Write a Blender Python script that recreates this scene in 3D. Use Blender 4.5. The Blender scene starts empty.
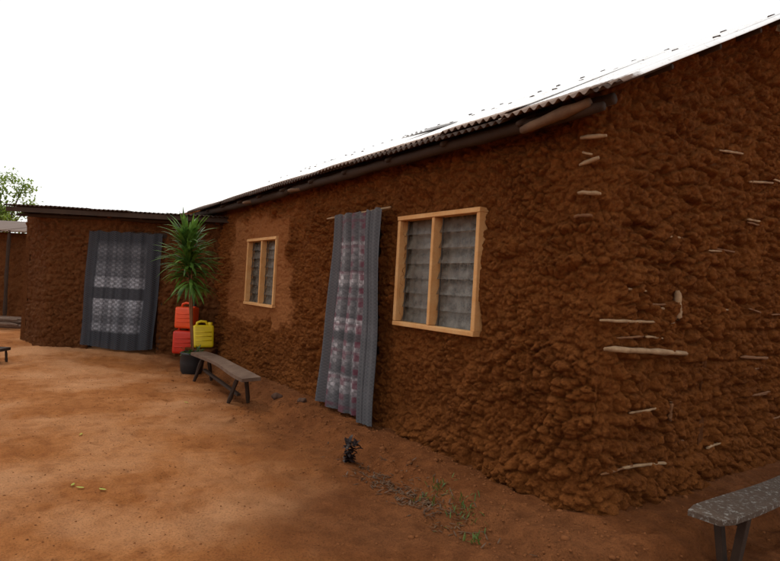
import bpy, math, random, bmesh
import numpy as np
from mathutils import Vector, Matrix
random.seed(7); rng=np.random.default_rng(5)
S=bpy.context.scene

# ---------------------------------------------------------------- noise
def h2(i,j,seed):
    i=i.astype(np.int64)&0xffffffff; j=j.astype(np.int64)&0xffffffff
    n=(i*374761393+j*668265263+seed*1442695041)&0xffffffff
    n=((n^(n>>13))*1274126177)&0xffffffff
    n=((n^(n>>15))*2246822519)&0xffffffff
    n=n^(n>>16)
    return n/4294967295.0
def vn(x,y,seed=0):
    xi=np.floor(x);yi=np.floor(y);fx=x-xi;fy=y-yi
    fx=fx*fx*(3-2*fx);fy=fy*fy*(3-2*fy)
    a=h2(xi,yi,seed);b=h2(xi+1,yi,seed);c=h2(xi,yi+1,seed);d=h2(xi+1,yi+1,seed)
    return (a*(1-fx)+b*fx)*(1-fy)+(c*(1-fx)+d*fx)*fy-.5
def fbm(x,y,seed=0,o=4):
    r=0;a=1
    for k in range(o):
        r=r+a*vn(x*2**k+17*k,y*2**k-9*k,seed+k); a*=.5
    return r
def worley(x,y,seed=0):
    xi=np.floor(x);yi=np.floor(y)
    F1=np.full(x.shape,9.);F2=np.full(x.shape,9.);I=np.zeros(x.shape)
    for a in(-1,0,1):
        for b in(-1,0,1):
            cx=xi+a;cy=yi+b
            px=cx+.5+.9*(h2(cx,cy,seed)-.5);py=cy+.5+.9*(h2(cx,cy,seed+7)-.5)
            d=np.hypot(px-x,py-y);idd=h2(cx,cy,seed+13)
            m=d<F1
            F2=np.where(m,F1,np.minimum(F2,d));I=np.where(m,idd,I);F1=np.where(m,d,F1)
    return F1,F2,I
def sstep(a,b,x):
    t=np.clip((x-a)/(b-a),0,1);return t*t*(3-2*t)

# ---------------------------------------------------------------- materials
def newmat(name,rough=.9,spec=.2,metal=0):
    m=bpy.data.materials.new(name);m.use_nodes=True
    nt=m.node_tree;b=nt.nodes['Principled BSDF']
    b.inputs['Roughness'].default_value=rough;b.inputs['Metallic'].default_value=metal
    b.inputs['Specular IOR Level'].default_value=spec
    return m,nt,b
def noise(nt,vec,scale,detail=5,rough=.6):
    n=nt.nodes.new('ShaderNodeTexNoise');n.inputs['Scale'].default_value=scale
    n.inputs['Detail'].default_value=detail;n.inputs['Roughness'].default_value=rough
    if vec is not None: nt.links.new(vec,n.inputs['Vector'])
    return n.outputs['Fac']
def ramp(nt,fac,stops):
    r=nt.nodes.new('ShaderNodeValToRGB');nt.links.new(fac,r.inputs[0])
    e=r.color_ramp.elements
    while len(e)<len(stops): e.new(.5)
    for k,(p,c) in enumerate(stops):
        e[k].position=p;e[k].color=(*c,1) if len(c)==3 else c
    return r.outputs[0]
def gr(nt,fac,a,b,hi=1.): return ramp(nt,fac,[(a,(0,0,0)),(b,(hi,hi,hi))])
def mix(nt,f,a,b,mode='MIX'):
    n=nt.nodes.new('ShaderNodeMix');n.data_type='RGBA';n.blend_type=mode
    for s,v in((n.inputs[0],f),(n.inputs[6],a),(n.inputs[7],b)):
        if hasattr(v,'links'): nt.links.new(v,s)
        elif isinstance(v,(int,float)): s.default_value=v
        else: s.default_value=(*v,1)
    return n.outputs[2]
def math_(nt,op,a,b=0.,c=None):
    n=nt.nodes.new('ShaderNodeMath');n.operation=op
    for s,v in zip(n.inputs,(a,b) if c is None else (a,b,c)):
        if hasattr(v,'links'): nt.links.new(v,s)
        else: s.default_value=v
    return n.outputs[0]
def bump(nt,b,h,strength,dist,prev=None):
    n=nt.nodes.new('ShaderNodeBump');n.inputs['Strength'].default_value=strength
    n.inputs['Distance'].default_value=dist;nt.links.new(h,n.inputs['Height'])
    if prev: nt.links.new(prev,n.inputs['Normal'])
    nt.links.new(n.outputs[0],b.inputs['Normal']);return n.outputs[0]
def pos(nt): return nt.nodes.new('ShaderNodeNewGeometry').outputs['Position']
def attr(nt,name):
    n=nt.nodes.new('ShaderNodeAttribute');n.attribute_name=name;return n.outputs['Fac']

def mud_mat(name,c1,c2,c3):
    m,nt,b=newmat(name,.88,.10);P=pos(nt)
    n1=noise(nt,P,1.6,5);n2=noise(nt,P,26,6,.7);n6=noise(nt,P,5,4,.6)
    col=mix(nt,gr(nt,n1,.35,.65),c1,c2)
    col=mix(nt,gr(nt,n6,.5,.72,.6),col,c3)
    col=mix(nt,gr(nt,n2,.42,.70,.9),col,c3)
    pl=attr(nt,'plaster')
    col=mix(nt,pl,col,mix(nt,n2,(.32,.11,.032),(.50,.20,.07)))
    nt.links.new(col,b.inputs['Base Color'])
    h=bump(nt,b,noise(nt,P,38,6,.72),1,.05)
    h=bump(nt,b,noise(nt,P,140,4,.7),1,.014,h)
    return m
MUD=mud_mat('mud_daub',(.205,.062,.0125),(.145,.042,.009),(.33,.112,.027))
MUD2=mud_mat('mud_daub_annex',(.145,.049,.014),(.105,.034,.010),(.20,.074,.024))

def wood_mat(name,c1,c2,scale=6,rough=.8):
    m,nt,b=newmat(name,rough,.25)
    tc=nt.nodes.new('ShaderNodeTexCoord')
    n=noise(nt,tc.outputs['Object'],scale,8,.7);n2=noise(nt,tc.outputs['Object'],scale*12,4,.7)
    col=mix(nt,gr(nt,n,.35,.7),c1,c2)
    col=mix(nt,math_(nt,'MULTIPLY',n2,.45),col,tuple(x*.35 for x in c1))
    nt.links.new(col,b.inputs['Base Color']);bump(nt,b,n2,.5,.006);return m
PINE=wood_mat('pine_frame',(.60,.29,.10),(.70,.42,.19))
STICK=wood_mat('bare_stick',(.42,.27,.15),(.20,.11,.055),9)
STICK2=wood_mat('muddy_stick',(.20,.088,.035),(.13,.05,.018),9)
LOGW=wood_mat('weathered_log',(.18,.10,.055),(.10,.052,.030),7)
DARKW=wood_mat('weathered_dark_wood',(.034,.018,.011),(.055,.029,.017))
BENCHW=wood_mat('bench_wood',(.10,.055,.035),(.20,.125,.085))
def plain(name,c,rough=.6,spec=.4,var=.25,scale=20):
    m,nt,b=newmat(name,rough,spec)
    n=noise(nt,pos(nt),scale,5)
    nt.links.new(mix(nt,math_(nt,'MULTIPLY',n,var*2),c,tuple(x*.45 for x in c)),b.inputs['Base Color'])
    bump(nt,b,n,.2,.01);return m
def leafmat(name,c1,c2,tr=.35):
    m,nt,b=newmat(name,.5,.35)
    n=noise(nt,pos(nt),6,3)
    col=mix(nt,gr(nt,n,.35,.65),c1,c2)
    nt.links.new(col,b.inputs['Base Color'])
    t=nt.nodes.new('ShaderNodeBsdfTranslucent');nt.links.new(col,t.inputs[0])
    ms=nt.nodes.new('ShaderNodeMixShader');ms.inputs[0].default_value=tr
    nt.links.new(b.outputs[0],ms.inputs[1]);nt.links.new(t.outputs[0],ms.inputs[2])
    nt.links.new(ms.outputs[0],nt.nodes['Material Output'].inputs[0]);return m

# ---------------------------------------------------------------- mesh helpers
def link(o,parent=None):
    S.collection.objects.link(o)
    if parent: o.parent=parent
    return o
def empty(name,loc=(0,0,0)):
    e=bpy.data.objects.new(name,None);e.empty_display_size=.2;return link(e)
def meshobj(name,V,F,mat,parent=None,smooth=True):
    me=bpy.data.meshes.new(name);me.from_pydata([tuple(v) for v in V],[],F);me.update()
    me.materials.append(mat)
    if smooth: me.polygons.foreach_set('use_smooth',[True]*len(me.polygons))
    return link(bpy.data.objects.new(name,me),parent)
def setattr_pt(o,name,arr):
    a=o.data.attributes.new(name,'FLOAT','POINT');a.data.foreach_set('value',np.asarray(arr,dtype=np.float32).ravel())
def gridfaces(nu,nv,mask=None):
    F=[]
    for i in range(nu-1):
        for j in range(nv-1):
            if mask is not None and mask[i,j]: continue
            a=i*nv+j;F.append((a,a+nv,a+nv+1,a+1))
    return F
class MB:
    def __init__(s): s.V=[];s.F=[]
    def box(s,c,size,M=None,jit=0):
        n=len(s.V);x,y,z=[q/2 for q in size]
        for a in(-1,1):
            for b in(-1,1):
                for d in(-1,1):
                    v=Vector((a*x+random.uniform(-jit,jit),b*y+random.uniform(-jit,jit),d*z+random.uniform(-jit,jit)))
                    if M is not None: v=M@v
                    s.V.append(v+Vector(c))
        for f in((0,1,3,2),(4,6,7,5),(0,4,5,1),(2,3,7,6),(0,2,6,4),(1,5,7,3)): s.F.append(tuple(n+k for k in f))
    def tube(s,pts,rad,seg=8,wob=0):
        n0=len(s.V);pts=[Vector(p) for p in pts]
        if not hasattr(rad,'__len__'): rad=[rad]*len(pts)
        for k,p in enumerate(pts):
            t=(pts[min(k+1,len(pts)-1)]-pts[max(k-1,0)]).normalized()
            u=t.cross(Vector((0,0,1)));
            if u.length<.1:u=t.cross(Vector((1,0,0)))
            u.normalize();w=t.cross(u)
            for q in range(seg):
                a=q/seg*2*math.pi;r=rad[k]*(1+random.uniform(-wob,wob))
                s.V.append(p+u*math.cos(a)*r+w*math.sin(a)*r)
        for k in range(len(pts)-1):
            for q in range(seg):
                a=n0+k*seg+q;b=n0+k*seg+(q+1)%seg
                s.F.append((a,b,b+seg,a+seg))
        s.F.append(tuple(n0+q for q in range(seg))[::-1])
        s.F.append(tuple(n0+(len(pts)-1)*seg+q for q in range(seg)))
    def stick(s,a,b,r,wob=.15,bend=.012,n=9):
        a=Vector(a);b=Vector(b);P=[];ph=random.uniform(0,6);bd=Vector([random.uniform(-1,1) for _ in range(3)])*bend
        for k in range(n):
            t=k/(n-1);P.append(a.lerp(b,t)+bd*math.sin(t*3.3+ph)*1.5+Vector([random.uniform(-bend,bend)*.25 for _ in range(3)]))
        s.tube(P,[r*random.uniform(.85,1.1)*(.7 if k in(0,n-1) else 1) for k in range(n)],8,wob)
    def obj(s,name,mat,parent=None,smooth=False,bev=0):
        o=meshobj(name,s.V,s.F,mat,parent,smooth)
        if bev:
            m=o.modifiers.new('b','BEVEL');m.width=bev;m.segments=2;m.limit_method='ANGLE'
        return o

# ---------------------------------------------------------------- frames of reference
CAM=Vector((2.556,-3.586,1.6))
yaw=math.radians(34.16)
f=Vector((-math.cos(yaw),math.sin(yaw),0)); r=Vector((math.sin(yaw),math.cos(yaw),0))
ANX=Vector((-9.0,.05,0))          # point where the annex facade meets the long wall
def A(s,d,z=0): return ANX+r*s+f*d+Vector((0,0,z))

# ================================================================ GROUND
def ground_h(x,y):
    dx=np.maximum(np.maximum(-12-x,x-0),0);dy=np.maximum(np.maximum(0-y,y-5.1),0)
    d=np.hypot(dx,dy)
    w=.60+.16*fbm(x/1.1,y/1.1,3)+.10*fbm(x/.25,y/.25,4)
    w=w-.14*sstep(-4,-5,x)
    berm=.8*(1-sstep(w-.10,w+.08,d))+.2*(1-sstep(w-.45,w,d))
    ann=sstep(-8,-10.5,x)*sstep(-6,-2,y)
    z=-.13+.16*berm+.11*ann*(1-berm)
    z=z+.06*fbm(x/2.2,y/2.2,11,3)+.026*fbm(x/.45,y/.45,12,4)+.014*berm*fbm(x/.12,y/.12,14,3)
    rough=sstep(1.6,.5,d)
    z=z+rough*.040*fbm(x/.22,y/.22,15,4)
    z=z+.018*np.maximum(fbm(x/.09,y/.09,19,2),0)*(.45+.55*rough)
    # heel scuffs and foot hollows in the trodden yard
    F1,F2,I=worley(x/.42,y/.42,77)
    z=z-.030*sstep(.34,.12,F1+.12*fbm(x/.12,y/.12,78,2))*(I>.4)*(.5+.5*I)
    return z,d,berm
def axis(parts):
    a=[]
    for lo,hi,st in parts: a+=list(np.arange(lo,hi-1e-6,st))
    a.append(parts[-1][1]);return np.array(a)
gx=axis([(-400,-100,60),(-100,-30,7),(-30,-13,.6),(-13,-6,.05),(-6,2.2,.024),(2.2,6,.2),(6,40,3),(40,400,60)])
gy=axis([(-400,-60,60),(-60,-12,4),(-12,-4,.3),(-4,2.2,.026),(2.2,8,.25),(8,40,2.5),(40,400,50)])
X,Y=np.meshgrid(gx,gy,indexing='ij')
Z,D,B=ground_h(X,Y)
far=sstep(12,60,np.hypot(X,Y));Z=Z*(1-far)-.12*far
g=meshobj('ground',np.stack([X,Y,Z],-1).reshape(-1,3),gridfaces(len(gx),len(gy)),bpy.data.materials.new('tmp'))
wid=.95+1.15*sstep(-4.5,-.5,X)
near_wall=np.clip(sstep(wid+.9,wid-.8,D+.5*fbm(X/.9,Y/.9,31)+.35*fbm(X/.2,Y/.2,33))*.92,0,1)  # weight of the darker soil colour, rising towards the house, noisy edge
setattr_pt(g,'near_wall',near_wall)
m,nt,b=newmat('red_earth',.92,.08);P=pos(nt)
n1=noise(nt,P,.9,6,.65);n2=noise(nt,P,7,6,.7);n3=noise(nt,P,60,5,.7);n4=noise(nt,P,.45,5)
yard_soil=mix(nt,gr(nt,n1,.36,.62),(.45,.160,.046),(.58,.235,.080))
yard_soil=mix(nt,gr(nt,n2,.45,.68,.75),yard_soil,(.31,.100,.028))
yard_soil=mix(nt,gr(nt,n4,.46,.60,.7),yard_soil,(.70,.35,.17))
dark_soil=mix(nt,gr(nt,n2,.4,.65),(.145,.046,.0145),(.25,.086,.028))  # darker earth colour used around the house
col=mix(nt,attr(nt,'near_wall'),yard_soil,dark_soil)
col=mix(nt,gr(nt,n3,.5,.68,.8),col,mix(nt,.6,col,(.05,.02,.008)))
nt.links.new(col,b.inputs['Base Color'])
h=bump(nt,b,n2,.8,.09);h=bump(nt,b,n3,1,.030,h);bump(nt,b,noise(nt,P,200,3),.8,.010,h)
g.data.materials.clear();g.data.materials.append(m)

# ================================================================ MAIN HOUSE
house=empty('mud_house')
R=.2;ARC=math.pi*R/2
SL=.505; EZ=3.03; EY=-.33; RY=2.52; RZ=EZ+SL*(RY-EY)
def roofz(y): return np.where(y<RY,EZ+SL*(y-EY),RZ-SL*(y-RY))
pp=axis([(-12.2,-7.5,.028),(-7.5,-4.2,.017),(-4.2,3.6,.0105),(3.6,5.1,.08)])
nv=275
vv=np.linspace(0,1,nv)
Pm,Vm=np.meshgrid(pp,vv,indexing='ij')
ang=np.clip(Pm/ARC,0,1)*math.pi/2
bx=np.where(Pm<0,Pm-R,-R+R*np.sin(ang));by=np.where(Pm<0,0,R-R*np.cos(ang)+np.maximum(Pm-ARC,0))
nx=np.sin(ang);ny=-np.cos(ang)
top=roofz(by)-.03
zz=-.22+Vm*(top+.22)
def lumps(s,z,size,seed,an=.85,edge=.5,wp=.5):
    s2=s+size*wp*fbm(s/size/1.6,z/size/1.6,seed+50,3);z2=z+size*wp*fbm(s/size/1.6+9,z/size/1.6,seed+60,3)
    F1,F2,I=worley(s2/size,z2/(size*an),seed)
    e=np.clip((F2-F1)/edge,0,1)
    return (1-(1-e)**2.6)*(.45+.8*I)
gab=sstep(.05,.6,Pm)
sel=sstep(-.12,.2,fbm(Pm/.7,zz/.5,71))
hF=.062*lumps(Pm,zz,.17,1,.8)*(.4+.6*sel)+.040*lumps(Pm,zz,.085,2)+.013*lumps(Pm,zz,.036,5)
hG=.068*lumps(Pm,zz,.20,3,.62,.42)+.036*lumps(Pm,zz,.085,4)+.010*lumps(Pm,zz,.036,6)
# horizontal courses showing in the gable daub where the sticks run
cw=zz/.27+.35*fbm(Pm/.6,zz/.6,90,3);cf_=np.abs(cw-np.round(cw))
hG=hG-.036*sstep(.13,.02,cf_)*sstep(-.15,.15,fbm(Pm/.5,zz/.3,93))
cover=sstep(-.1,.25,fbm(Pm/.5,zz/.5,70))
hh=(1-gab)*(hF*(.7+.5*cover)+.012*cover-.038)+gab*(hG-.048)
hh=hh+.030*fbm(Pm/.06,zz/.06,8,4)+.05*fbm(Pm/1.1,zz/.9,9,3)+.03*fbm(Pm/.25,zz/.25,10,2)
xr=Pm-R
pm=(sstep(-8.35,-8.05,xr+.25*fbm(Pm/.3,zz/.3,21))*sstep(-5.25,-5.55,xr+.25*fbm(Pm/.3,zz/.3,22))*sstep(.78,.93,zz+.22*fbm(Pm/.3,zz/.3,23))*sstep(2.75,2.55,zz+.2*fbm(Pm/.3,zz/.3,24)))
hh=hh*(1-.65*pm)+.012*pm
hh=hh+.06*sstep(.4,-.05,zz)
WX0=-2.55
for (a,b_,c,d) in [(WX0,-1.24,1.18,2.38),(-7.32,-5.98,1.14,2.31)]:
    q=np.hypot(np.maximum(np.maximum(a-xr,xr-b_),0),np.maximum(np.maximum(c-zz,zz-d),0))
    k=sstep(.10,0,q);hh=hh*(1-k)+np.minimum(hh,.018)*k
VX=bx+nx*hh;VY=by+ny*hh
holes=[(WX0+.05,-1.29,1.23,2.34),(-7.27,-6.03,1.18,2.28),(-3.82,-2.95,.02,2.36)]
cx=(xr[:-1,:-1]+xr[1:,1:])/2;cz=(zz[:-1,:-1]+zz[1:,1:])/2
mask=np.zeros(cx.shape,bool)
for a,b_,c,d in holes: mask|=(cx>a)&(cx<b_)&(cz>c)&(cz<d)
w=meshobj('walls',np.stack([VX,VY,zz],-1).reshape(-1,3),gridfaces(len(pp),nv,mask),MUD,house)
setattr_pt(w,'plaster',pm*.9)
mb=MB()
mb.box((-6,5.12,1.5),(12.2,.1,3.4));mb.box((-12.2,2.55,1.4),(.1,5,3.3))
mb.box((-6,1.6,1.5),(12,.08,3.2))
mb.obj('rear_walls',MUD2,house)

# corrugated roof
def corr_sheet(name,x0,x1,ya,yb,zf,parent,mat,per=.09,amp=.016,jz=.014,jy=.035,fr=None,seed=3):
    rr=random.Random(seed);V=[];F=[];x=x0
    while x<x1-.01:
        xe=min(x+.82,x1);oz=rr.uniform(0,jz);oy=rr.uniform(-jy,jy);tl=rr.uniform(-.01,.014)
        n=int((xe-x+.07)/.0125)+2;ny_=7;n0=len(V)
        for i in range(n):
            px=x+(xe+.07-x)*i/(n-1)
            for j in range(ny_):
                t=j/(ny_-1);py=ya+oy*(1-t)+(yb-ya)*t
                z=zf(py)+amp*math.sin(px/per*2*math.pi)+oz+tl*(1-t)+.004*math.sin(px*3+j)
                v=Vector((px,py,z))
                V.append(fr(v) if fr else v)
        F+=[tuple(n0+k for k in q) for q in gridfaces(n,ny_)]
        x=xe
    o=meshobj(name,V,F,mat,parent);s=o.modifiers.new('s','SOLIDIFY');s.thickness=.004
    return o
m,nt,b=newmat('galvanised_iron',.45,.5,.45);P=pos(nt)
n1=noise(nt,P,3,5);n2=noise(nt,P,30,4);n5=noise(nt,P,14,5,.7)
sy=nt.nodes.new('ShaderNodeSeparateXYZ');nt.links.new(P,sy.inputs[0])
col=mix(nt,gr(nt,n1,.5,.75,.4),(.88,.88,.88),(.55,.48,.42))
col=mix(nt,gr(nt,n5,.60,.72,.8),col,(.22,.12,.075))
# rust creeping up from the drip edge
edge=math_(nt,'ADD',sy.outputs[1],math_(nt,'MULTIPLY',n5,.35))
col=mix(nt,ramp(nt,edge,[(0,(1,1,1)),(.12,(0,0,0))]),col,(.14,.085,.06))
nt.links.new(col,b.inputs['Base Color']);bump(nt,b,n2,.1,.003);IRON=m
RUST=plain('rusty_iron',(.075,.046,.034),.8,.2,.4,12)
corr_sheet('roof_front',-10.6,.26,EY,RY,lambda y:float(EZ+SL*(y-EY)),house,IRON)
corr_sheet('roof_back',-10.6,.26,5.4,RY+.01,lambda y:float(RZ-SL*(y-RY))-.01,house,IRON,seed=8)
corr_sheet('roof_drip_course',-10.6,.24,EY-.02,EY+.7,lambda y:float(EZ+SL*(y-EY))-.022,house,RUST,seed=13)
mb=MB();x=-10.4
while x<.2:
    for yy in(RY-.10,RY-1.0):
        if random.random()<.8: mb.box((x+random.uniform(-.06,.06),yy,EZ+SL*(yy-EY)+.022),(.06,.03,.012),Matrix.Rotation(random.uniform(-.2,.2),3,'Z'))
    x+=.36
mb.obj('roof_nails',RUST,house)
mb=MB()
for x,y in((-3.2,.35),):
    z=EZ+SL*(y-EY);n0=len(mb.V)
    for i in range(24):
        px=x+i*.0225
        for t in(0,1): mb.V.append(Vector((px,y+t*.5,z+SL*.5*t+.05*(1-t)+.03+.014*math.sin(px/.09*6.283))))
    for i in range(23): mb.F.append((n0+2*i,n0+2*i+2,n0+2*i+3,n0+2*i+1))
mb.obj('patch_sheet',IRON,house,True)
# timber below roof
mb=MB()
mb.stick((-10.5,-.22,2.94),(-5.2,-.21,2.94),.060,.08,.015,24);mb.stick((-5.4,-.19,2.94),(.12,-.20,2.95),.055,.08,.015,24)
mb.stick((-10.4,-.06,3.02),(.1,-.06,3.04),.06,.08,.01,30)
x=-10.1
while x<.2:
    a=random.uniform(-.02,.02);mb.stick((x,-.30,2.945+a*.3),(x+a,.9,EZ+SL*(.9-EY)-.09),.036,.1,.008,5);x+=.95
for y in(.5,1.2,1.9,2.45,3.2,4.0,4.8):
    mb.stick((-.6,y,float(roofz(np.array(y)))-.06),(.20,y,float(roofz(np.array(y)))-.06),.035,.1,.006,5)
mb.obj('eave_poles',DARKW,house,True)
mb=MB();mb.stick((-.58,-.27,2.90),(.04,-.25,2.985),.045,.1,.006,7)
for x in(-6.9,-5.0): mb.stick((x,-.32,2.90),(x+.2,-.2,2.92),.03,.1,.004,5)
mb.obj('corner_log',LOGW,house,True)
# exposed sticks in daub
mb=MB();mb2=MB()
def gs(y0,z0,y1,z1,rr_,M=mb,out=.036): M.stick((out,y0,z0),(out,y1,z1),rr_,.25,.005,11)
gs(.03,1.225,1.19,1.18,.023,out=.06)
gs(.0,1.44,1.0,1.43,.011);gs(.37,.31,1.05,.27,.014);gs(.30,1.68,.62,1.68,.010);gs(.71,2.13,1.05,2.14,.011)
gs(1.6,2.98,2.05,3.03,.011);gs(1.62,.32,1.9,.33,.012);gs(2.2,2.79,2.7,2.85,.012);gs(2.2,1.11,2.75,1.10,.015,mb2)
gs(2.2,2.4,2.5,2.4,.010,mb2);gs(1.0,1.70,1.02,1.45,.028,mb,.055);gs(.98,.78,.99,.62,.020,mb2,.05);gs(.1,.30,.5,.31,.010,mb2)
for k in range(20):
    y=random.uniform(.2,2.9);z=random.choice([.2,.47,.74,1.0,1.3,1.55,1.85,2.1,2.4,2.65,2.9,3.2])+random.uniform(-.03,.03)
    if z<3+.5*y-.3: gs(y,z,y+random.uniform(.15,.45),z+random.uniform(-.02,.02),.010,mb2 if k%3 else mb,.032)
for z,l,a in((2.81,.12,-.03),(2.60,.07,.03),(2.38,.10,-.01)):
    mb.stick((-.17,-.06,z),(-.08+l,-.05,z+a),.017,.25,.004,5)
mb.stick((-.16,-.055,2.70),(-.06,-.055,2.66),.009);mb2.stick((-.2,-.055,2.2),(-.05,-.05,2.21),.014)
mb.stick((-4.1,-.13,2.45),(-2.60,-.13,2.48),.016,.1,.005,12)
mb.obj('exposed_sticks',STICK,house,True);mb2.obj('daubed_sticks',STICK2,house,True)

# windows
GLS,nt,b=newmat('dusty_louvre_glass',.3,.5)
n=noise(nt,pos(nt),10,5);nt.links.new(mix(nt,gr(nt,n,.4,.65),(.085,.072,.058),(.18,.16,.13)),b.inputs['Base Color'])
tr=nt.nodes.new('ShaderNodeBsdfTransparent');ms=nt.nodes.new('ShaderNodeMixShader')
nt.links.new(math_(nt,'MULTIPLY_ADD',n,-.6,.95),ms.inputs[0]);nt.links.new(b.outputs[0],ms.inputs[1]);nt.links.new(tr.outputs[0],ms.inputs[2])
nt.links.new(ms.outputs[0],nt.nodes['Material Output'].inputs[0])
NET,nt,b=newmat('window_drape',.9,.1)
uv=nt.nodes.new('ShaderNodeTexCoord').outputs['Object'];sp=nt.nodes.new('ShaderNodeSeparateXYZ');nt.links.new(uv,sp.inputs[0])
a_=math_(nt,'SINE',math_(nt,'MULTIPLY',math_(nt,'ADD',sp.outputs[0],sp.outputs[2]),24.));b_2=math_(nt,'SINE',math_(nt,'MULTIPLY',math_(nt,'SUBTRACT',sp.outputs[0],sp.outputs[2]),24.))
fc=gr(nt,math_(nt,'MULTIPLY_ADD',math_(nt,'MULTIPLY',a_,b_2),.5,.5),.35,.75)
nn=gr(nt,noise(nt,uv,45,3,.8),.35,.6)
nt.links.new(mix(nt,math_(nt,'MULTIPLY',fc,nn),(.36,.31,.26),(.035,.026,.02)),b.inputs['Base Color'])
STEEL=plain('louvre_clip',(.04,.035,.03),.6,.4)
def window(name,x0,x1,z0,z1,split):
    e=bpy.data.objects.new(name,None);link(e,house)
    mb=MB();fw=.048;y0=-.055;dp=.14
    yc=y0+dp/2-.01
    mb.box(((x0+x1)/2,yc,z1-fw/2),(x1-x0,dp,fw),None,.004)
    mb.box(((x0+x1)/2,yc,z0+fw/2),(x1-x0,dp,fw),None,.004)
    for xx,ww in((x0+fw/2,fw),(x1-fw/2,fw),(split,.042)):
        mb.box((xx,yc+.004,(z0+z1)/2),(ww,dp-.01,z1-z0-2*fw-.002),None,.003)
    mb.obj('frame',PINE,e,False,.006)
    lv=MB();n=7
    for a,b_ in((x0+fw,split-.022),(split+.022,x1-fw)):
        for k in range(n):
            z=z0+fw+(z1-z0-2*fw)*(k+.5)/n
            lv.box(((a+b_)/2,.05,z),(b_-a-.012,.006,(z1-z0-2*fw)/n*1.05),Matrix.Rotation(math.radians(-20+random.uniform(-6,6)),3,'X'))
    lv.obj('louvres',GLS,e)
    br=MB()
    for a,b_ in((x0+fw,split-.022),(split+.022,x1-fw)):
        for t in(.07,.93): br.box((a+(b_-a)*t,.03,(z0+z1)/2),(.014,.010,z1-z0-2*fw))
    br.obj('louvre_holders',STEEL,e)
    dr=MB();nu=60
    for i in range(nu):
        xx=x0+.03+(x1-x0-.06)*i/(nu-1)
        for zq in(z0+.02,z1-.02): dr.V.append(Vector((xx,.13+.018*math.sin(i*.9)+.01*math.sin(i*.37),zq)))
    for i in range(nu-1): dr.F.append((2*i,2*i+2,2*i+3,2*i+1))
    dr.obj('drape',NET,e,True)
window('window',WX0,-1.24,1.18,2.38,-1.93)
window('window.001',-7.32,-5.98,1.14,2.31,-6.62)

# ================================================================ ANNEX (second house)
annex=empty('mud_house')
pB=A(-4.6,.95);pL=A(-3.62,0);pR=A(.15,0)
def poly_wall(name,pts,hz,seed,hole,parent,mat,step=.03,rad=.22):
    P=[Vector(p) for p in pts];L=[(P[i+1]-P[i]).length for i in range(len(P)-1)];T=sum(L)
    u=np.arange(0,T+step,step)
    def at(t):
        t=min(max(t,0),T);i=0
        while i<len(L)-1 and t>L[i]: t-=L[i];i+=1
        return P[i].lerp(P[i+1],t/L[i])
    ks=[(at(t-rad)+at(t-rad/2)+at(t)+at(t+rad/2)+at(t+rad))/5 if rad<t<T-rad else at(t) for t in u]
    px=np.array([k.x for k in ks]);py=np.array([k.y for k in ks])
    tx=np.gradient(px);ty=np.gradient(py);l=np.hypot(tx,ty)+1e-9;nx_=ty/l;ny_=-tx/l
    z=np.linspace(-.2,hz,int((hz+.2)/step)+2);U,Zz=np.meshgrid(u,z,indexing='ij')
    H=.055*lumps(U,Zz,.15,seed)+.026*lumps(U,Zz,.08,seed+1)+.10*fbm(U/.9,Zz/.9,seed+5,3)+.02*fbm(U/.07,Zz/.07,seed+8,3)
    mk=None
    if hole:
        a,b_,c=hole;cu=(U[:-1,:-1]+U[1:,1:])/2;cz=(Zz[:-1,:-1]+Zz[1:,1:])/2;mk=(cu>a)&(cu<b_)&(cz<c)
    return meshobj(name,np.stack([px[:,None]+nx_[:,None]*H,py[:,None]+ny_[:,None]*H,Zz],-1).reshape(-1,3),gridfaces(len(u),len(z),mk),mat,parent)
Lb=(pL-pB).length
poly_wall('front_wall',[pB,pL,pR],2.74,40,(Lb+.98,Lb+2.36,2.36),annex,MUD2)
mb=MB()
M=Matrix.Rotation(math.atan2(r.y,r.x),3,'Z')
mb.box(A(-3.0,2.9,1.3),(4.2,.1,2.7),M)
mb.box(A(-2.0,1.3,1.3),(2.6,.08,2.6),M)
mb.box(A(-4.7,2.,1.3),(.1,2.0,2.7),M)
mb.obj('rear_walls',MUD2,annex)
AR=lambda v:A(v.x,v.y,v.z)
corr_sheet('roof',-4.35,.35,-.42,3.1,lambda y:2.80+.055*(y+.4),annex,RUST,jz=.012,jy=.04,fr=AR,seed=5)
mb=MB()
mb.box(A(-1.95,-.36,2.735),(4.7,.04,.09),M,.008)
mb.box(A(-4.30,.9,2.74),(.05,2.5,.11),M@Matrix.Rotation(math.radians(14),3,'Z'),.004)
for s in(-4.0,-3.2,-2.4,-1.6,-.8,0): mb.stick(A(s,-.34,2.70),A(s,2.9,2.80),.04,.1,.006,5)
mb.stick(A(-4.25,-.1,2.66),A(.2,-.08,2.68),.045,.1,.01,12)
mb.obj('roof_timbers',DARKW,annex)
mb=MB()
mb.box(A(-2.68,.02,1.18),(.07,.1,2.36),M,.004);mb.box(A(-1.22,.02,1.18),(.07,.1,2.36),M,.004);mb.box(A(-1.95,.02,2.40),(1.55,.1,.07),M,.004)
mb.obj('door_frame',DARKW,annex)

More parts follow.
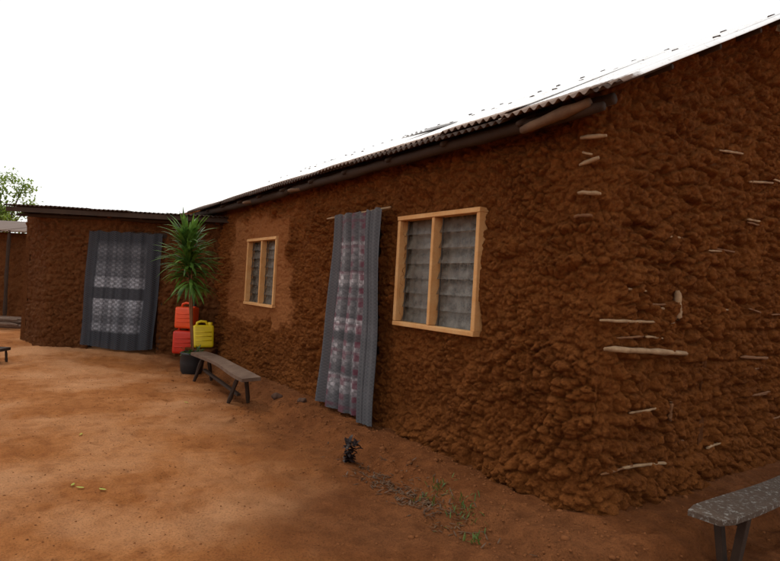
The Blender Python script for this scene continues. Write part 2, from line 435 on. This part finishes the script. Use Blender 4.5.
# far hut, seen past the annex
hut=empty('mud_house')
HC=CAM+f*17.6+r*-13.2;HC.z=0
HF=lambda v:HC+r*v.x+f*v.y+Vector((0,0,v.z))
q=[HF(Vector(p)) for p in((-2.75,1.2,0),(-2.75,-1.2,0),(2.75,-1.2,0),(2.75,1.2,0))]
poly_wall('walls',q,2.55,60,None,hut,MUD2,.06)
corr_sheet('roof',-3.0,3.0,-1.6,1.6,lambda y:2.56+.17*(y+1.6),hut,IRON,jz=.006,fr=HF,seed=12)
mb=MB();mb.box(HF(Vector((1.2,-1.32,1.0))),(.8,.06,2.0),M);mb.stick(HF(Vector((2.2,-1.5,0))),HF(Vector((2.2,-1.5,2.6))),.05)
mb.stick(HF(Vector((-2.2,-1.5,0))),HF(Vector((-2.2,-1.5,2.6))),.05);mb.obj('door_and_posts',DARKW,hut)

# ================================================================ CURTAINS
def curtain_mat(name,maroon):
    m,nt,b=newmat(name,.9,.1)
    uv=nt.nodes.new('ShaderNodeUVMap').outputs[0]
    sp=nt.nodes.new('ShaderNodeSeparateXYZ');nt.links.new(uv,sp.inputs[0]);U,V=sp.outputs[0],sp.outputs[1]
    wv=math_(nt,'ADD',V,math_(nt,'MULTIPLY',noise(nt,uv,5,2),.02))
    s1=math_(nt,'SINE',math_(nt,'MULTIPLY',U,170.));s2=math_(nt,'SINE',math_(nt,'MULTIPLY',wv,380.))
    lat=gr(nt,math_(nt,'MULTIPLY_ADD',s1,s2,.5),.2,.8,.5)
    g0=(.075,.076,.082) if maroon else (.036,.038,.045)
    g1=(.12,.12,.13) if maroon else (.065,.068,.078)
    pale=(.50,.47,.49) if maroon else (.36,.37,.41)
    base=mix(nt,lat,g0,g1)
    q=lambda v:(v,v,v)
    if maroon:
        bands=ramp(nt,V,[(0,q(.0)),(.07,q(.15)),(.12,q(.8)),(.17,q(.8)),(.18,q(.1)),(.21,q(.1)),(.25,q(.5)),(.33,q(.65)),(.35,q(.0)),(.385,q(.0)),(.40,q(1)),(.455,q(1)),(.465,q(.1)),(.50,q(.35)),(.60,q(.35)),(.61,q(.05)),(.64,q(.95)),(.69,q(.9)),(.70,q(.1)),(.77,q(.4)),(.84,q(.7)),(.86,q(.15)),(.93,q(.1))])
    else:
        bands=ramp(nt,V,[(0,q(0)),(.13,q(0)),(.15,q(.7)),(.20,q(.7)),(.21,q(.35)),(.27,q(.35)),(.28,q(.7)),(.33,q(.6)),(.36,q(1)),(.41,q(1)),(.42,q(.05)),(.51,q(.05)),(.52,q(.95)),(.60,q(.9)),(.61,q(.3)),(.68,q(.45)),(.76,q(.15)),(.84,q(.35)),(.92,q(0))])
    colm=ramp(nt,U,[(0,q(.0)),(.13,q(.05)),(.15,q(1)),(.28,q(1)),(.30,q(.45)),(.38,q(.45)),(.40,q(1)),(.47,q(1)),(.49,q(.5)),(.56,q(.5)),(.58,q(1)),(.69,q(1)),(.71,q(.06)),(1,q(.04))] if maroon else [(0,q(.0)),(.11,q(.05)),(.13,q(1)),(.25,q(1)),(.27,q(.55)),(.33,q(.55)),(.35,q(1)),(.47,q(1)),(.49,q(.55)),(.56,q(.55)),(.58,q(1)),(.70,q(1)),(.72,q(.6)),(.79,q(.6)),(.82,q(0)),(1,q(0))])
    mott=gr(nt,noise(nt,uv,80,3,.8),.40,.56)
    s4=math_(nt,'SINE',math_(nt,'MULTIPLY',U,75.));s5=math_(nt,'SINE',math_(nt,'MULTIPLY',wv,160.))
    mot2=gr(nt,math_(nt,'MULTIPLY',s4,s5),-.25,.35)
    mott=math_(nt,'ADD',math_(nt,'MULTIPLY_ADD',mott,.40,.20),math_(nt,'MULTIPLY',mot2,.45))
    fac=math_(nt,'MULTIPLY',math_(nt,'MULTIPLY',bands,colm),mott)
    c=mix(nt,fac,base,pale)
    if maroon:
        mc=ramp(nt,U,[(0,q(0)),(.16,q(0)),(.18,q(1)),(.23,q(1)),(.25,q(0)),(.38,q(0)),(.40,q(.8)),(.46,q(.8)),(.48,q(0)),(.60,q(0)),(.62,q(1)),(.67,q(1)),(.69,q(0))])
        s3=gr(nt,math_(nt,'SINE',math_(nt,'MULTIPLY',wv,95.)),-.2,.5)
        s3=math_(nt,'MULTIPLY_ADD',s3,.6,.15)
        c=mix(nt,math_(nt,'MULTIPLY',mc,s3),c,(.13,.030,.050))
        # mauve weft lines
        wl=gr(nt,math_(nt,'SINE',math_(nt,'MULTIPLY',wv,47.)),.88,.97,.55)
        c=mix(nt,math_(nt,'MULTIPLY',wl,colm),c,(.12,.035,.055))
    nt.links.new(c,b.inputs['Base Color'])
    bump(nt,b,noise(nt,uv,220,2),.2,.002)
    t=nt.nodes.new('ShaderNodeBsdfTransparent');ms=nt.nodes.new('ShaderNodeMixShader')   # sheer net cloth
    ms.inputs[0].default_value=.08 if maroon else .12
    nt.links.new(b.outputs[0],ms.inputs[1]);nt.links.new(t.outputs[0],ms.inputs[2])
    nt.links.new(ms.outputs[0],nt.nodes['Material Output'].inputs[0])
    return m
def curtain(name,fr,tL,tR,zt,bL,bR,zb,mat,seed,amp=.035,nf=7,tail=0):
    nu,nv2=180,90;V=[];UV=[]
    for i in range(nu):
        u=i/(nu-1)
        for j in range(nv2):
            v=j/(nv2-1)
            s=(bL+(bR-bL)*u)*(1-v)+(tL+(tR-tL)*u)*v
            ph=seed+u*nf*2*math.pi+.9*math.sin(u*7+seed)+.35*math.sin(v*4+u*5)
            d=amp*(.6+.4*(1-v))*math.sin(ph)*(.7+.5*math.sin(u*4+seed))+.25*amp*math.sin(ph*2.3+v*2)+.012*math.sin(v*9+u*4)
            d-= .07*math.exp(-v**2*14)*(.6+.4*math.sin(u*5+seed))
            if tail: d-= .05*min(1,max(0,(u-.70)/.06))
            s+=.014*math.cos(ph)+.02*math.sin(v*5+seed)*(u-.5)
            z=zb+(zt-zb)*v-(.03*math.sin(u*math.pi*5+seed)**2*v**8)+.035*(1-v)**6*math.sin(u*5+seed*2)
            if tail and u>.71: z-=tail*(1-v)
            V.append(fr(s,d,z));UV.append((u,v))
    o=meshobj(name,V,gridfaces(nu,nv2),mat)
    l=o.data.uv_layers.new(name='UVMap')
    idx=np.empty(len(o.data.loops),dtype=np.int32);o.data.loops.foreach_get('vertex_index',idx)
    l.data.foreach_set('uv',np.array(UV)[idx].ravel())
    return o
curtain('door_curtain',lambda s,d,z:Vector((s,-.16+d,z)),-3.84,-2.66,2.48,-3.92,-2.57,.09,curtain_mat('door_curtain_cloth',True),1.3,.045,6,.06)
curtain('door_curtain',lambda s,d,z:A(s,-.12+d,z),-2.72,-1.22,2.42,-2.78,-1.26,.03,curtain_mat('annex_curtain_cloth',False),4.1,.035,6)

# ================================================================ BENCHES
def gz(x,y): return float(ground_h(np.array([x]),np.array([y]))[0][0])
be=empty('wooden_bench')
n=20;V=[];F=[]
for i in range(n):
    t=i/(n-1);x=-7.15+2.6*t;wd=.125+.012*math.sin(t*9);zc=.30+.015*math.sin(t*4)
    yc=-.86+.02*math.sin(t*5)
    for dy,dz in((-wd,0),(wd,.012),(wd,-.035),(-wd,-.045)): V.append((x,yc+dy,zc+dz))
for i in range(n-1):
    for k in range(4): F.append((4*i+k,4*i+(k+1)%4,4*i+4+(k+1)%4,4*i+4+k))
F.append((0,3,2,1));F.append((4*n-4,4*n-3,4*n-2,4*n-1))
meshobj('seat',V,F,BENCHW,be,False)
mb=MB()
for x in(-6.75,-5.0):
    for sy_ in(-.1,.1): mb.stick((x+.05,-.86+sy_*.5,.27),(x-.07,-.86+sy_*1.5,gz(x,-.86+sy_)-.03),.03,.15,.006,5)
mb.box((-5.9,-.86,.02),(1.7,.05,.035),Matrix.Rotation(.05,3,'Y'),.004)
mb.obj('legs',DARKW,be)

m,nt,b=newmat('paint_splashed_plank',.85,.2);P=pos(nt)
n1=noise(nt,P,26,6,.85);n2=noise(nt,P,5,4)
fac=gr(nt,n1,.54,.60,.75)
nt.links.new(mix(nt,fac,mix(nt,n2,(.045,.030,.022),(.10,.065,.045)),(.27,.255,.23)),b.inputs['Base Color']);bump(nt,b,n1,.5,.006)
be=empty('wooden_bench');V=[];F=[]
for i in range(n):
    t=i/(n-1);y=.13+2.5*t;wd=.125+.006*math.sin(t*11);xc=.76+.012*math.sin(t*5);zc=.26+.01*math.sin(t*3)
    if i==0: wd*=.75
    for dx,dz in((-wd,0),(wd,-.006),(wd,-.04),(-wd,-.035)): V.append((xc+dx,y+(.03 if dx>0 and i==0 else 0),zc+dz))
for i in range(n-1):
    for k in range(4): F.append((4*i+k,4*i+4+k,4*i+4+(k+1)%4,4*i+(k+1)%4))
F.append((0,1,2,3));F.append((4*n-1,4*n-2,4*n-3,4*n-4))
meshobj('seat',V,F,m,be,False)
mb=MB()
for y in(.5,2.3):
    for sx in(-.06,.07): mb.box((.76+sx,y,.05),(.05,.06,.38),Matrix.Rotation(sx*2,3,'Y'),.004)
    mb.box((.76,y,.17),(.22,.045,.05))
mb.obj('legs',DARKW,be,False,.004)

st=empty('wooden_stool');c=CAM+f*9.7+r*-6.78;c.z=-.10
mb=MB();mb.box(c+Vector((0,0,.24)),(.42,.26,.05),M,.004)
for a in(-.15,.15):
    for d in(-.09,.09): mb.stick(c+r*a+f*d+Vector((0,0,.23)),c+r*a*1.15+f*d*1.2+Vector((0,0,-.03)),.022,.1,.003,4)
mb.obj('seat_and_legs',DARKW,st)
lp=MB()
for k in range(9):
    c=CAM+f*(14.2+.12*k)+r*(-9.7-.2*(k%3));c.z=.04+.07*(k%3)
    lp.stick(c+r*-.9+f*random.uniform(-.2,.2),c+r*.55+f*random.uniform(-.2,.2),.045)
lp.obj('firewood_pile',BENCHW)

# ================================================================ JERRYCANS
def jerry(mat,c,rotz,tilt=0,sc=1.,capmat=None):
    e=empty('jerrycan')
    bm=bmesh.new();bmesh.ops.create_cube(bm,size=1)
    for v in bm.verts: v.co=Vector((v.co.x*.34,v.co.y*.27,v.co.z*.38+.19))
    bmesh.ops.bevel(bm,geom=bm.edges[:],offset=.045,segments=3,affect='EDGES',profile=.6)
    me=bpy.data.meshes.new('body');bm.to_mesh(me);bm.free();me.materials.append(mat)
    me.polygons.foreach_set('use_smooth',[True]*len(me.polygons))
    o=link(bpy.data.objects.new('body',me),e)
    mb=MB()
    mb.tube([(-.10,0,.37),(-.09,0,.425),(-.03,0,.45),(.05,0,.445),(.09,0,.37)],.022,8)
    for z in(.12,.19,.26): mb.tube([(-.125,-.137,z),(.125,-.137,z)],.009,6);mb.tube([(-.125,.137,z),(.125,.137,z)],.009,6)
    mb.tube([(.125,0,.36),(.125,0,.41)],.035,12);mb.obj('handle_and_ribs',mat,e,True)
    mb=MB();mb.tube([(.125,0,.40),(.125,0,.435)],.04,12);mb.obj('cap',capmat or mat,e,False)
    e.location=c;e.rotation_euler=(tilt,0,rotz);e.scale=(sc,)*3;return e
RED=plain('red_plastic',(.62,.030,.010),.4,.4,.3,8);ORG=plain('orange_plastic',(.85,.085,.015),.4,.4,.3,8);YEL=plain('yellow_plastic',(.82,.60,.015),.4,.4,.3,8)
BLK=plain('black_plastic',(.012,.012,.014),.5,.4,.3)
rz=math.atan2(r.y,r.x)
zc=.04
jerry(RED,A(-.55,-.40,zc),rz+.15,0,1.2);jerry(ORG,A(-.54,-.38,zc+.50),rz-.1,0,1.12,BLK)
jerry(YEL,A(-.11,-.66,.20),rz+.5,math.radians(-9),1.15)
mb=MB();mb.box(A(-.11,-.66,.08),(.5,.4,.24),M,.03);mb.obj('stone_block',MUD2,None,False,.03)

# ================================================================ POTTED PLANT
pe=empty('potted_dracaena');PC=Vector((-7.70,-.80,0));PC.z=gz(PC.x,PC.y)
prof=[(.16,0),(.19,.05),(.205,.2),(.21,.34),(.225,.37),(.20,.385),(.19,.36),(0.01,.34)]
V=[];F=[];sg=20
for rr_,z in prof:
    for k in range(sg):
        a=k/sg*2*math.pi;q=rr_*(1+.05*math.sin(3*a+z*9));V.append(PC+Vector((math.cos(a)*q,math.sin(a)*q,z)))
F=[(i*sg+k,i*sg+(k+1)%sg,(i+1)*sg+(k+1)%sg,(i+1)*sg+k) for i in range(len(prof)-1) for k in range(sg)]
meshobj('pot',V,F,BLK,pe)
mb=MB();LN=-r*.22
mb.tube([PC+Vector((0,0,.3)),PC+LN*.3+Vector((.02,0,.9)),PC+LN*.65+Vector((-.01,.02,1.5)),PC+LN+Vector((0,0,2.3))],[.03,.026,.024,.016],8,.1)
mb.stick(PC+Vector((.06,0,.3)),PC+LN*.8+Vector((.05,.05,1.9)),.018)
mb.obj('stem',STICK2,pe,True)
def leaves(centre_fn,n,lf,wf,droop,mat,name,parent,seg=7,seed=1):
    rr_=random.Random(seed);V=[];F=[]
    for k in range(n):
        c,el=centre_fn(rr_);az=rr_.uniform(0,2*math.pi);L=lf*rr_.uniform(.7,1.1)
        d=Vector((math.cos(az)*math.cos(el),math.sin(az)*math.cos(el),math.sin(el)))
        side=Vector((-math.sin(az),math.cos(az),0));p=Vector(c);n0=len(V);dr=droop*rr_.uniform(.4,1.4)
        for i in range(seg):
            t=i/(seg-1);w=wf*(math.sin(math.pi*min(1,.12+t*.9))**.7)*.5+.001
            nrm=side.cross(d).normalized()
            V.append(p-side*w+nrm*w*.35);V.append(p.copy());V.append(p+side*w+nrm*w*.35)
            p=p+d*L/(seg-1);d=(d+Vector((0,0,-dr/seg))).normalized()
        for i in range(seg-1):
            for q in(0,1):
                a=n0+i*3+q;F.append((a,a+1,a+4,a+3))
    return meshobj(name,V,F,mat,parent)
DL=leafmat('dracaena_leaf',(.030,.080,.014),(.13,.25,.035))
def cf(rr_):
    t=rr_.random()**.8;return PC+LN*(.5+.5*t)+Vector((rr_.uniform(-.05,.05),rr_.uniform(-.05,.05),1.5+.85*t)),math.radians(-10+82*t+rr_.uniform(-20,20))
leaves(cf,230,.62,.055,1.5,DL,'leaves',pe,8,3)
WL=leafmat('weed_leaf',(.03,.07,.015),(.07,.13,.025))
leaves(lambda q:(PC+Vector((q.uniform(-.15,.15),q.uniform(-.15,.15),.35)),math.radians(q.uniform(10,70))),26,.22,.04,1.8,WL,'underplanting',pe,6,9)

# ================================================================ WEEDS, LITTER
DK=leafmat('dark_weed_leaf',(.018,.009,.009),(.035,.018,.015))
wx,wy=-2.08,-.80
def dkc(q):
    t=q.random();a=q.choice([0,1,2]);o=[(0,0),(.05,.03),(-.045,.02)][a]
    return Vector((wx+o[0]*t*1.6+q.uniform(-.012,.012),wy+o[1]*t+q.uniform(-.012,.012),gz(wx,wy)+.2*t)),math.radians(q.uniform(-10,75))
leaves(dkc,60,.085,.045,1.8,DK,'dark_weed',None,6,4)
GR=leafmat('grass_blade',(.05,.10,.015),(.12,.18,.04))
def gc(q):
    c=q.choice([(-.66,-.62,.06),(-.62,-.60,.05),(-.28,-.84,.03),(-.95,-.60,.07),(-1.0,-.64,.07),(-.5,-.7,.12)])
    x=c[0]+q.gauss(0,c[2]);y=c[1]+q.gauss(0,c[2]);return Vector((x,y,gz(x,y))),math.radians(q.uniform(35,85))
leaves(gc,120,.060,.007,1.2,GR,'grass',None,5,8)
DRY=leafmat('dry_litter',(.06,.032,.018),(.13,.075,.042),.1)
def dc(q):
    x=q.gauss(-1.2,.42);y=q.gauss(-.76,.10);return Vector((x,y,gz(x,y)+.008)),math.radians(q.uniform(-4,25))
leaves(dc,420,.06,.010,.3,DRY,'dry_leaf_litter',None,4,6)
YL=leafmat('yellow_leaf',(.5,.42,.04),(.4,.45,.06))
yl=[(-2.49,-3.08,.2),(-2.29,-2.92,1.),(-2.36,-3.02,2.),(-5.2,-1.5,1),(-4.0,-2.9,2)]
YI=[0]
def yf(q):
    c=yl[YI[0]%5];YI[0]+=1;return Vector((c[0],c[1],gz(c[0],c[1])+.016)),math.radians(8)
leaves(yf,5,.075,.022,.3,YL,'fallen_leaves',None,5,2)
V=[];F=[];rr_=random.Random(3)
bm=bmesh.new();bmesh.ops.create_icosphere(bm,subdivisions=1,radius=1);bv=[v.co.copy() for v in bm.verts];bf=[tuple(v.index for v in q.verts) for q in bm.faces];bm.free()
for k in range(2600):
    if k<1400:
        x=rr_.uniform(-8.5,.8);y=-abs(rr_.gauss(.45,.4))-.02;s=rr_.uniform(.005,.017)*(2. if rr_.random()<.06 else 1)
    else:
        x=rr_.uniform(-8,2);y=rr_.uniform(-4,-.5);s=rr_.uniform(.003,.010)
    if k%12==0 and k<1400: x=rr_.uniform(.05,1.2);y=rr_.uniform(-.4,2)
    z=gz(x,y);n0=len(V)
    for v in bv: V.append((x+v.x*s*rr_.uniform(.7,1.3),y+v.y*s*rr_.uniform(.7,1.3),z+v.z*s*.7*rr_.uniform(.7,1.2)))
    F+=[tuple(n0+i for i in q) for q in bf]
meshobj('clods_and_pebbles',V,F,plain('clod',(.22,.080,.028),.95,.1,.5,9))
for (x,y,s) in((-4.75,-.42,.08),(-4.2,-.3,.06),(-8.3,-.5,.07)):
    bm=bmesh.new();bmesh.ops.create_icosphere(bm,subdivisions=3,radius=s)
    for v in bm.verts:
        q=v.co.normalized();v.co*=1+.25*math.sin(q.x*3+x*5)*math.cos(q.y*4+1)+rr_.uniform(-.03,.03);v.co.z*=.6
    me=bpy.data.meshes.new('stone');bm.to_mesh(me);bm.free();me.materials.append(plain('stone_dark',(.09,.045,.028),.9,.2))
    o=link(bpy.data.objects.new('stone',me));o.location=(x,y,gz(x,y)+s*.2)

# ================================================================ TREES
TL=leafmat('tree_leaf',(.14,.23,.03),(.30,.40,.08),.55);BARK=plain('bark',(.11,.08,.055),.9,.1,.5,9)
def tree(c,H,Rc,seed,n=5200):
    e=empty('tree');rr=random.Random(seed);mb=MB();tips=[]
    c=Vector(c);top=c+Vector((0,0,H*.6))
    mb.tube([c-Vector((0,0,.2)),c+Vector((.1,0,H*.3)),top],[.16,.12,.08],8,.1)
    for k in range(16):
        a=rr.uniform(0,6.28);b0=c+Vector((.05,0,H*rr.uniform(.38,.6)));q=rr.uniform(.3,1)
        t=b0+Vector((math.cos(a)*Rc*q,math.sin(a)*Rc*q,H*rr.uniform(.05,.40)))
        mid=b0.lerp(t,.5)+Vector((0,0,.15));mb.tube([b0,mid,t],[.06,.04,.015],6);tips+=[t,mid.lerp(t,.6)]
    tips.append(c+Vector((0,0,H*.97)));mb.obj('trunk_and_limbs',BARK,e,True)
    V=[];F=[]
    for k in range(n):
        t=rr.choice(tips);sg_=.17*Rc
        p=t+Vector((rr.gauss(0,sg_),rr.gauss(0,sg_),rr.gauss(0,sg_*.7)))
        s=rr.uniform(.07,.13);R3=Matrix.Rotation(rr.uniform(0,6.28),3,'Z')@Matrix.Rotation(rr.gauss(0,.7),3,'X')
        n0=len(V)
        for q in((-s*.5,0,0),(0,-s,0),(s*.5,0,0),(0,s,0)): V.append(p+R3@Vector(q))
        F.append((n0,n0+1,n0+2,n0+3))
    meshobj('foliage',V,F,TL,e,False);return e
def AT(d,u): p=CAM+f*d+r*(u*d);p.z=-.12;return p
tree(AT(27,-.690),6.1,1.6,3)
tree(AT(31,-.80),6.2,2.2,5);tree(AT(38,-.92),6.5,2.5,6)

# ================================================================ WORLD, SUN, CAMERA
w=bpy.data.worlds.new('World');S.world=w;w.use_nodes=True;nt=w.node_tree
bg=nt.nodes['Background'];sky=nt.nodes.new('ShaderNodeTexSky');sky.sky_type='NISHITA';sky.sun_disc=False
sun_el=math.radians(55)
sdir=Vector((-.94,-.34,0)).normalized()
sky.sun_elevation=sun_el;sky.sun_rotation=math.atan2(sdir.x,sdir.y)
mx=nt.nodes.new('ShaderNodeMix');mx.data_type='RGBA';mx.inputs[0].default_value=.9
nt.links.new(sky.outputs[0],mx.inputs[6]);mx.inputs[7].default_value=(9.7,9.6,9.4,1)   # thick bright cloud cover
nt.links.new(mx.outputs[2],bg.inputs[0]);bg.inputs[1].default_value=.125
L=bpy.data.lights.new('sun','SUN');L.energy=1.1;L.angle=math.radians(18);L.color=(1,.94,.84)
lo=link(bpy.data.objects.new('sun',L));sd=Vector((sdir.x*math.cos(sun_el),sdir.y*math.cos(sun_el),math.sin(sun_el)))
lo.rotation_euler=sd.to_track_quat('Z','Y').to_euler();lo.location=(0,0,10)

th=math.radians(3.2);pitch=math.radians(.61)
Fw=(f*math.cos(pitch)+Vector((0,0,1))*math.sin(pitch));U0=r.cross(Fw).normalized()
Xc=r*math.cos(th)+U0*math.sin(th);Yc=-r*math.sin(th)+U0*math.cos(th)
Mx=Matrix((Xc,Yc,-Fw)).transposed().to_4x4();Mx.translation=CAM
cd=bpy.data.cameras.new('camera');cd.lens=36*560/780;cd.sensor_width=36;cd.clip_end=2000;cd.clip_start=.05
co=link(bpy.data.objects.new('camera',cd));co.matrix_world=Mx;S.camera=co
S.view_settings.view_transform='Standard';S.view_settings.look='None';S.view_settings.exposure=0
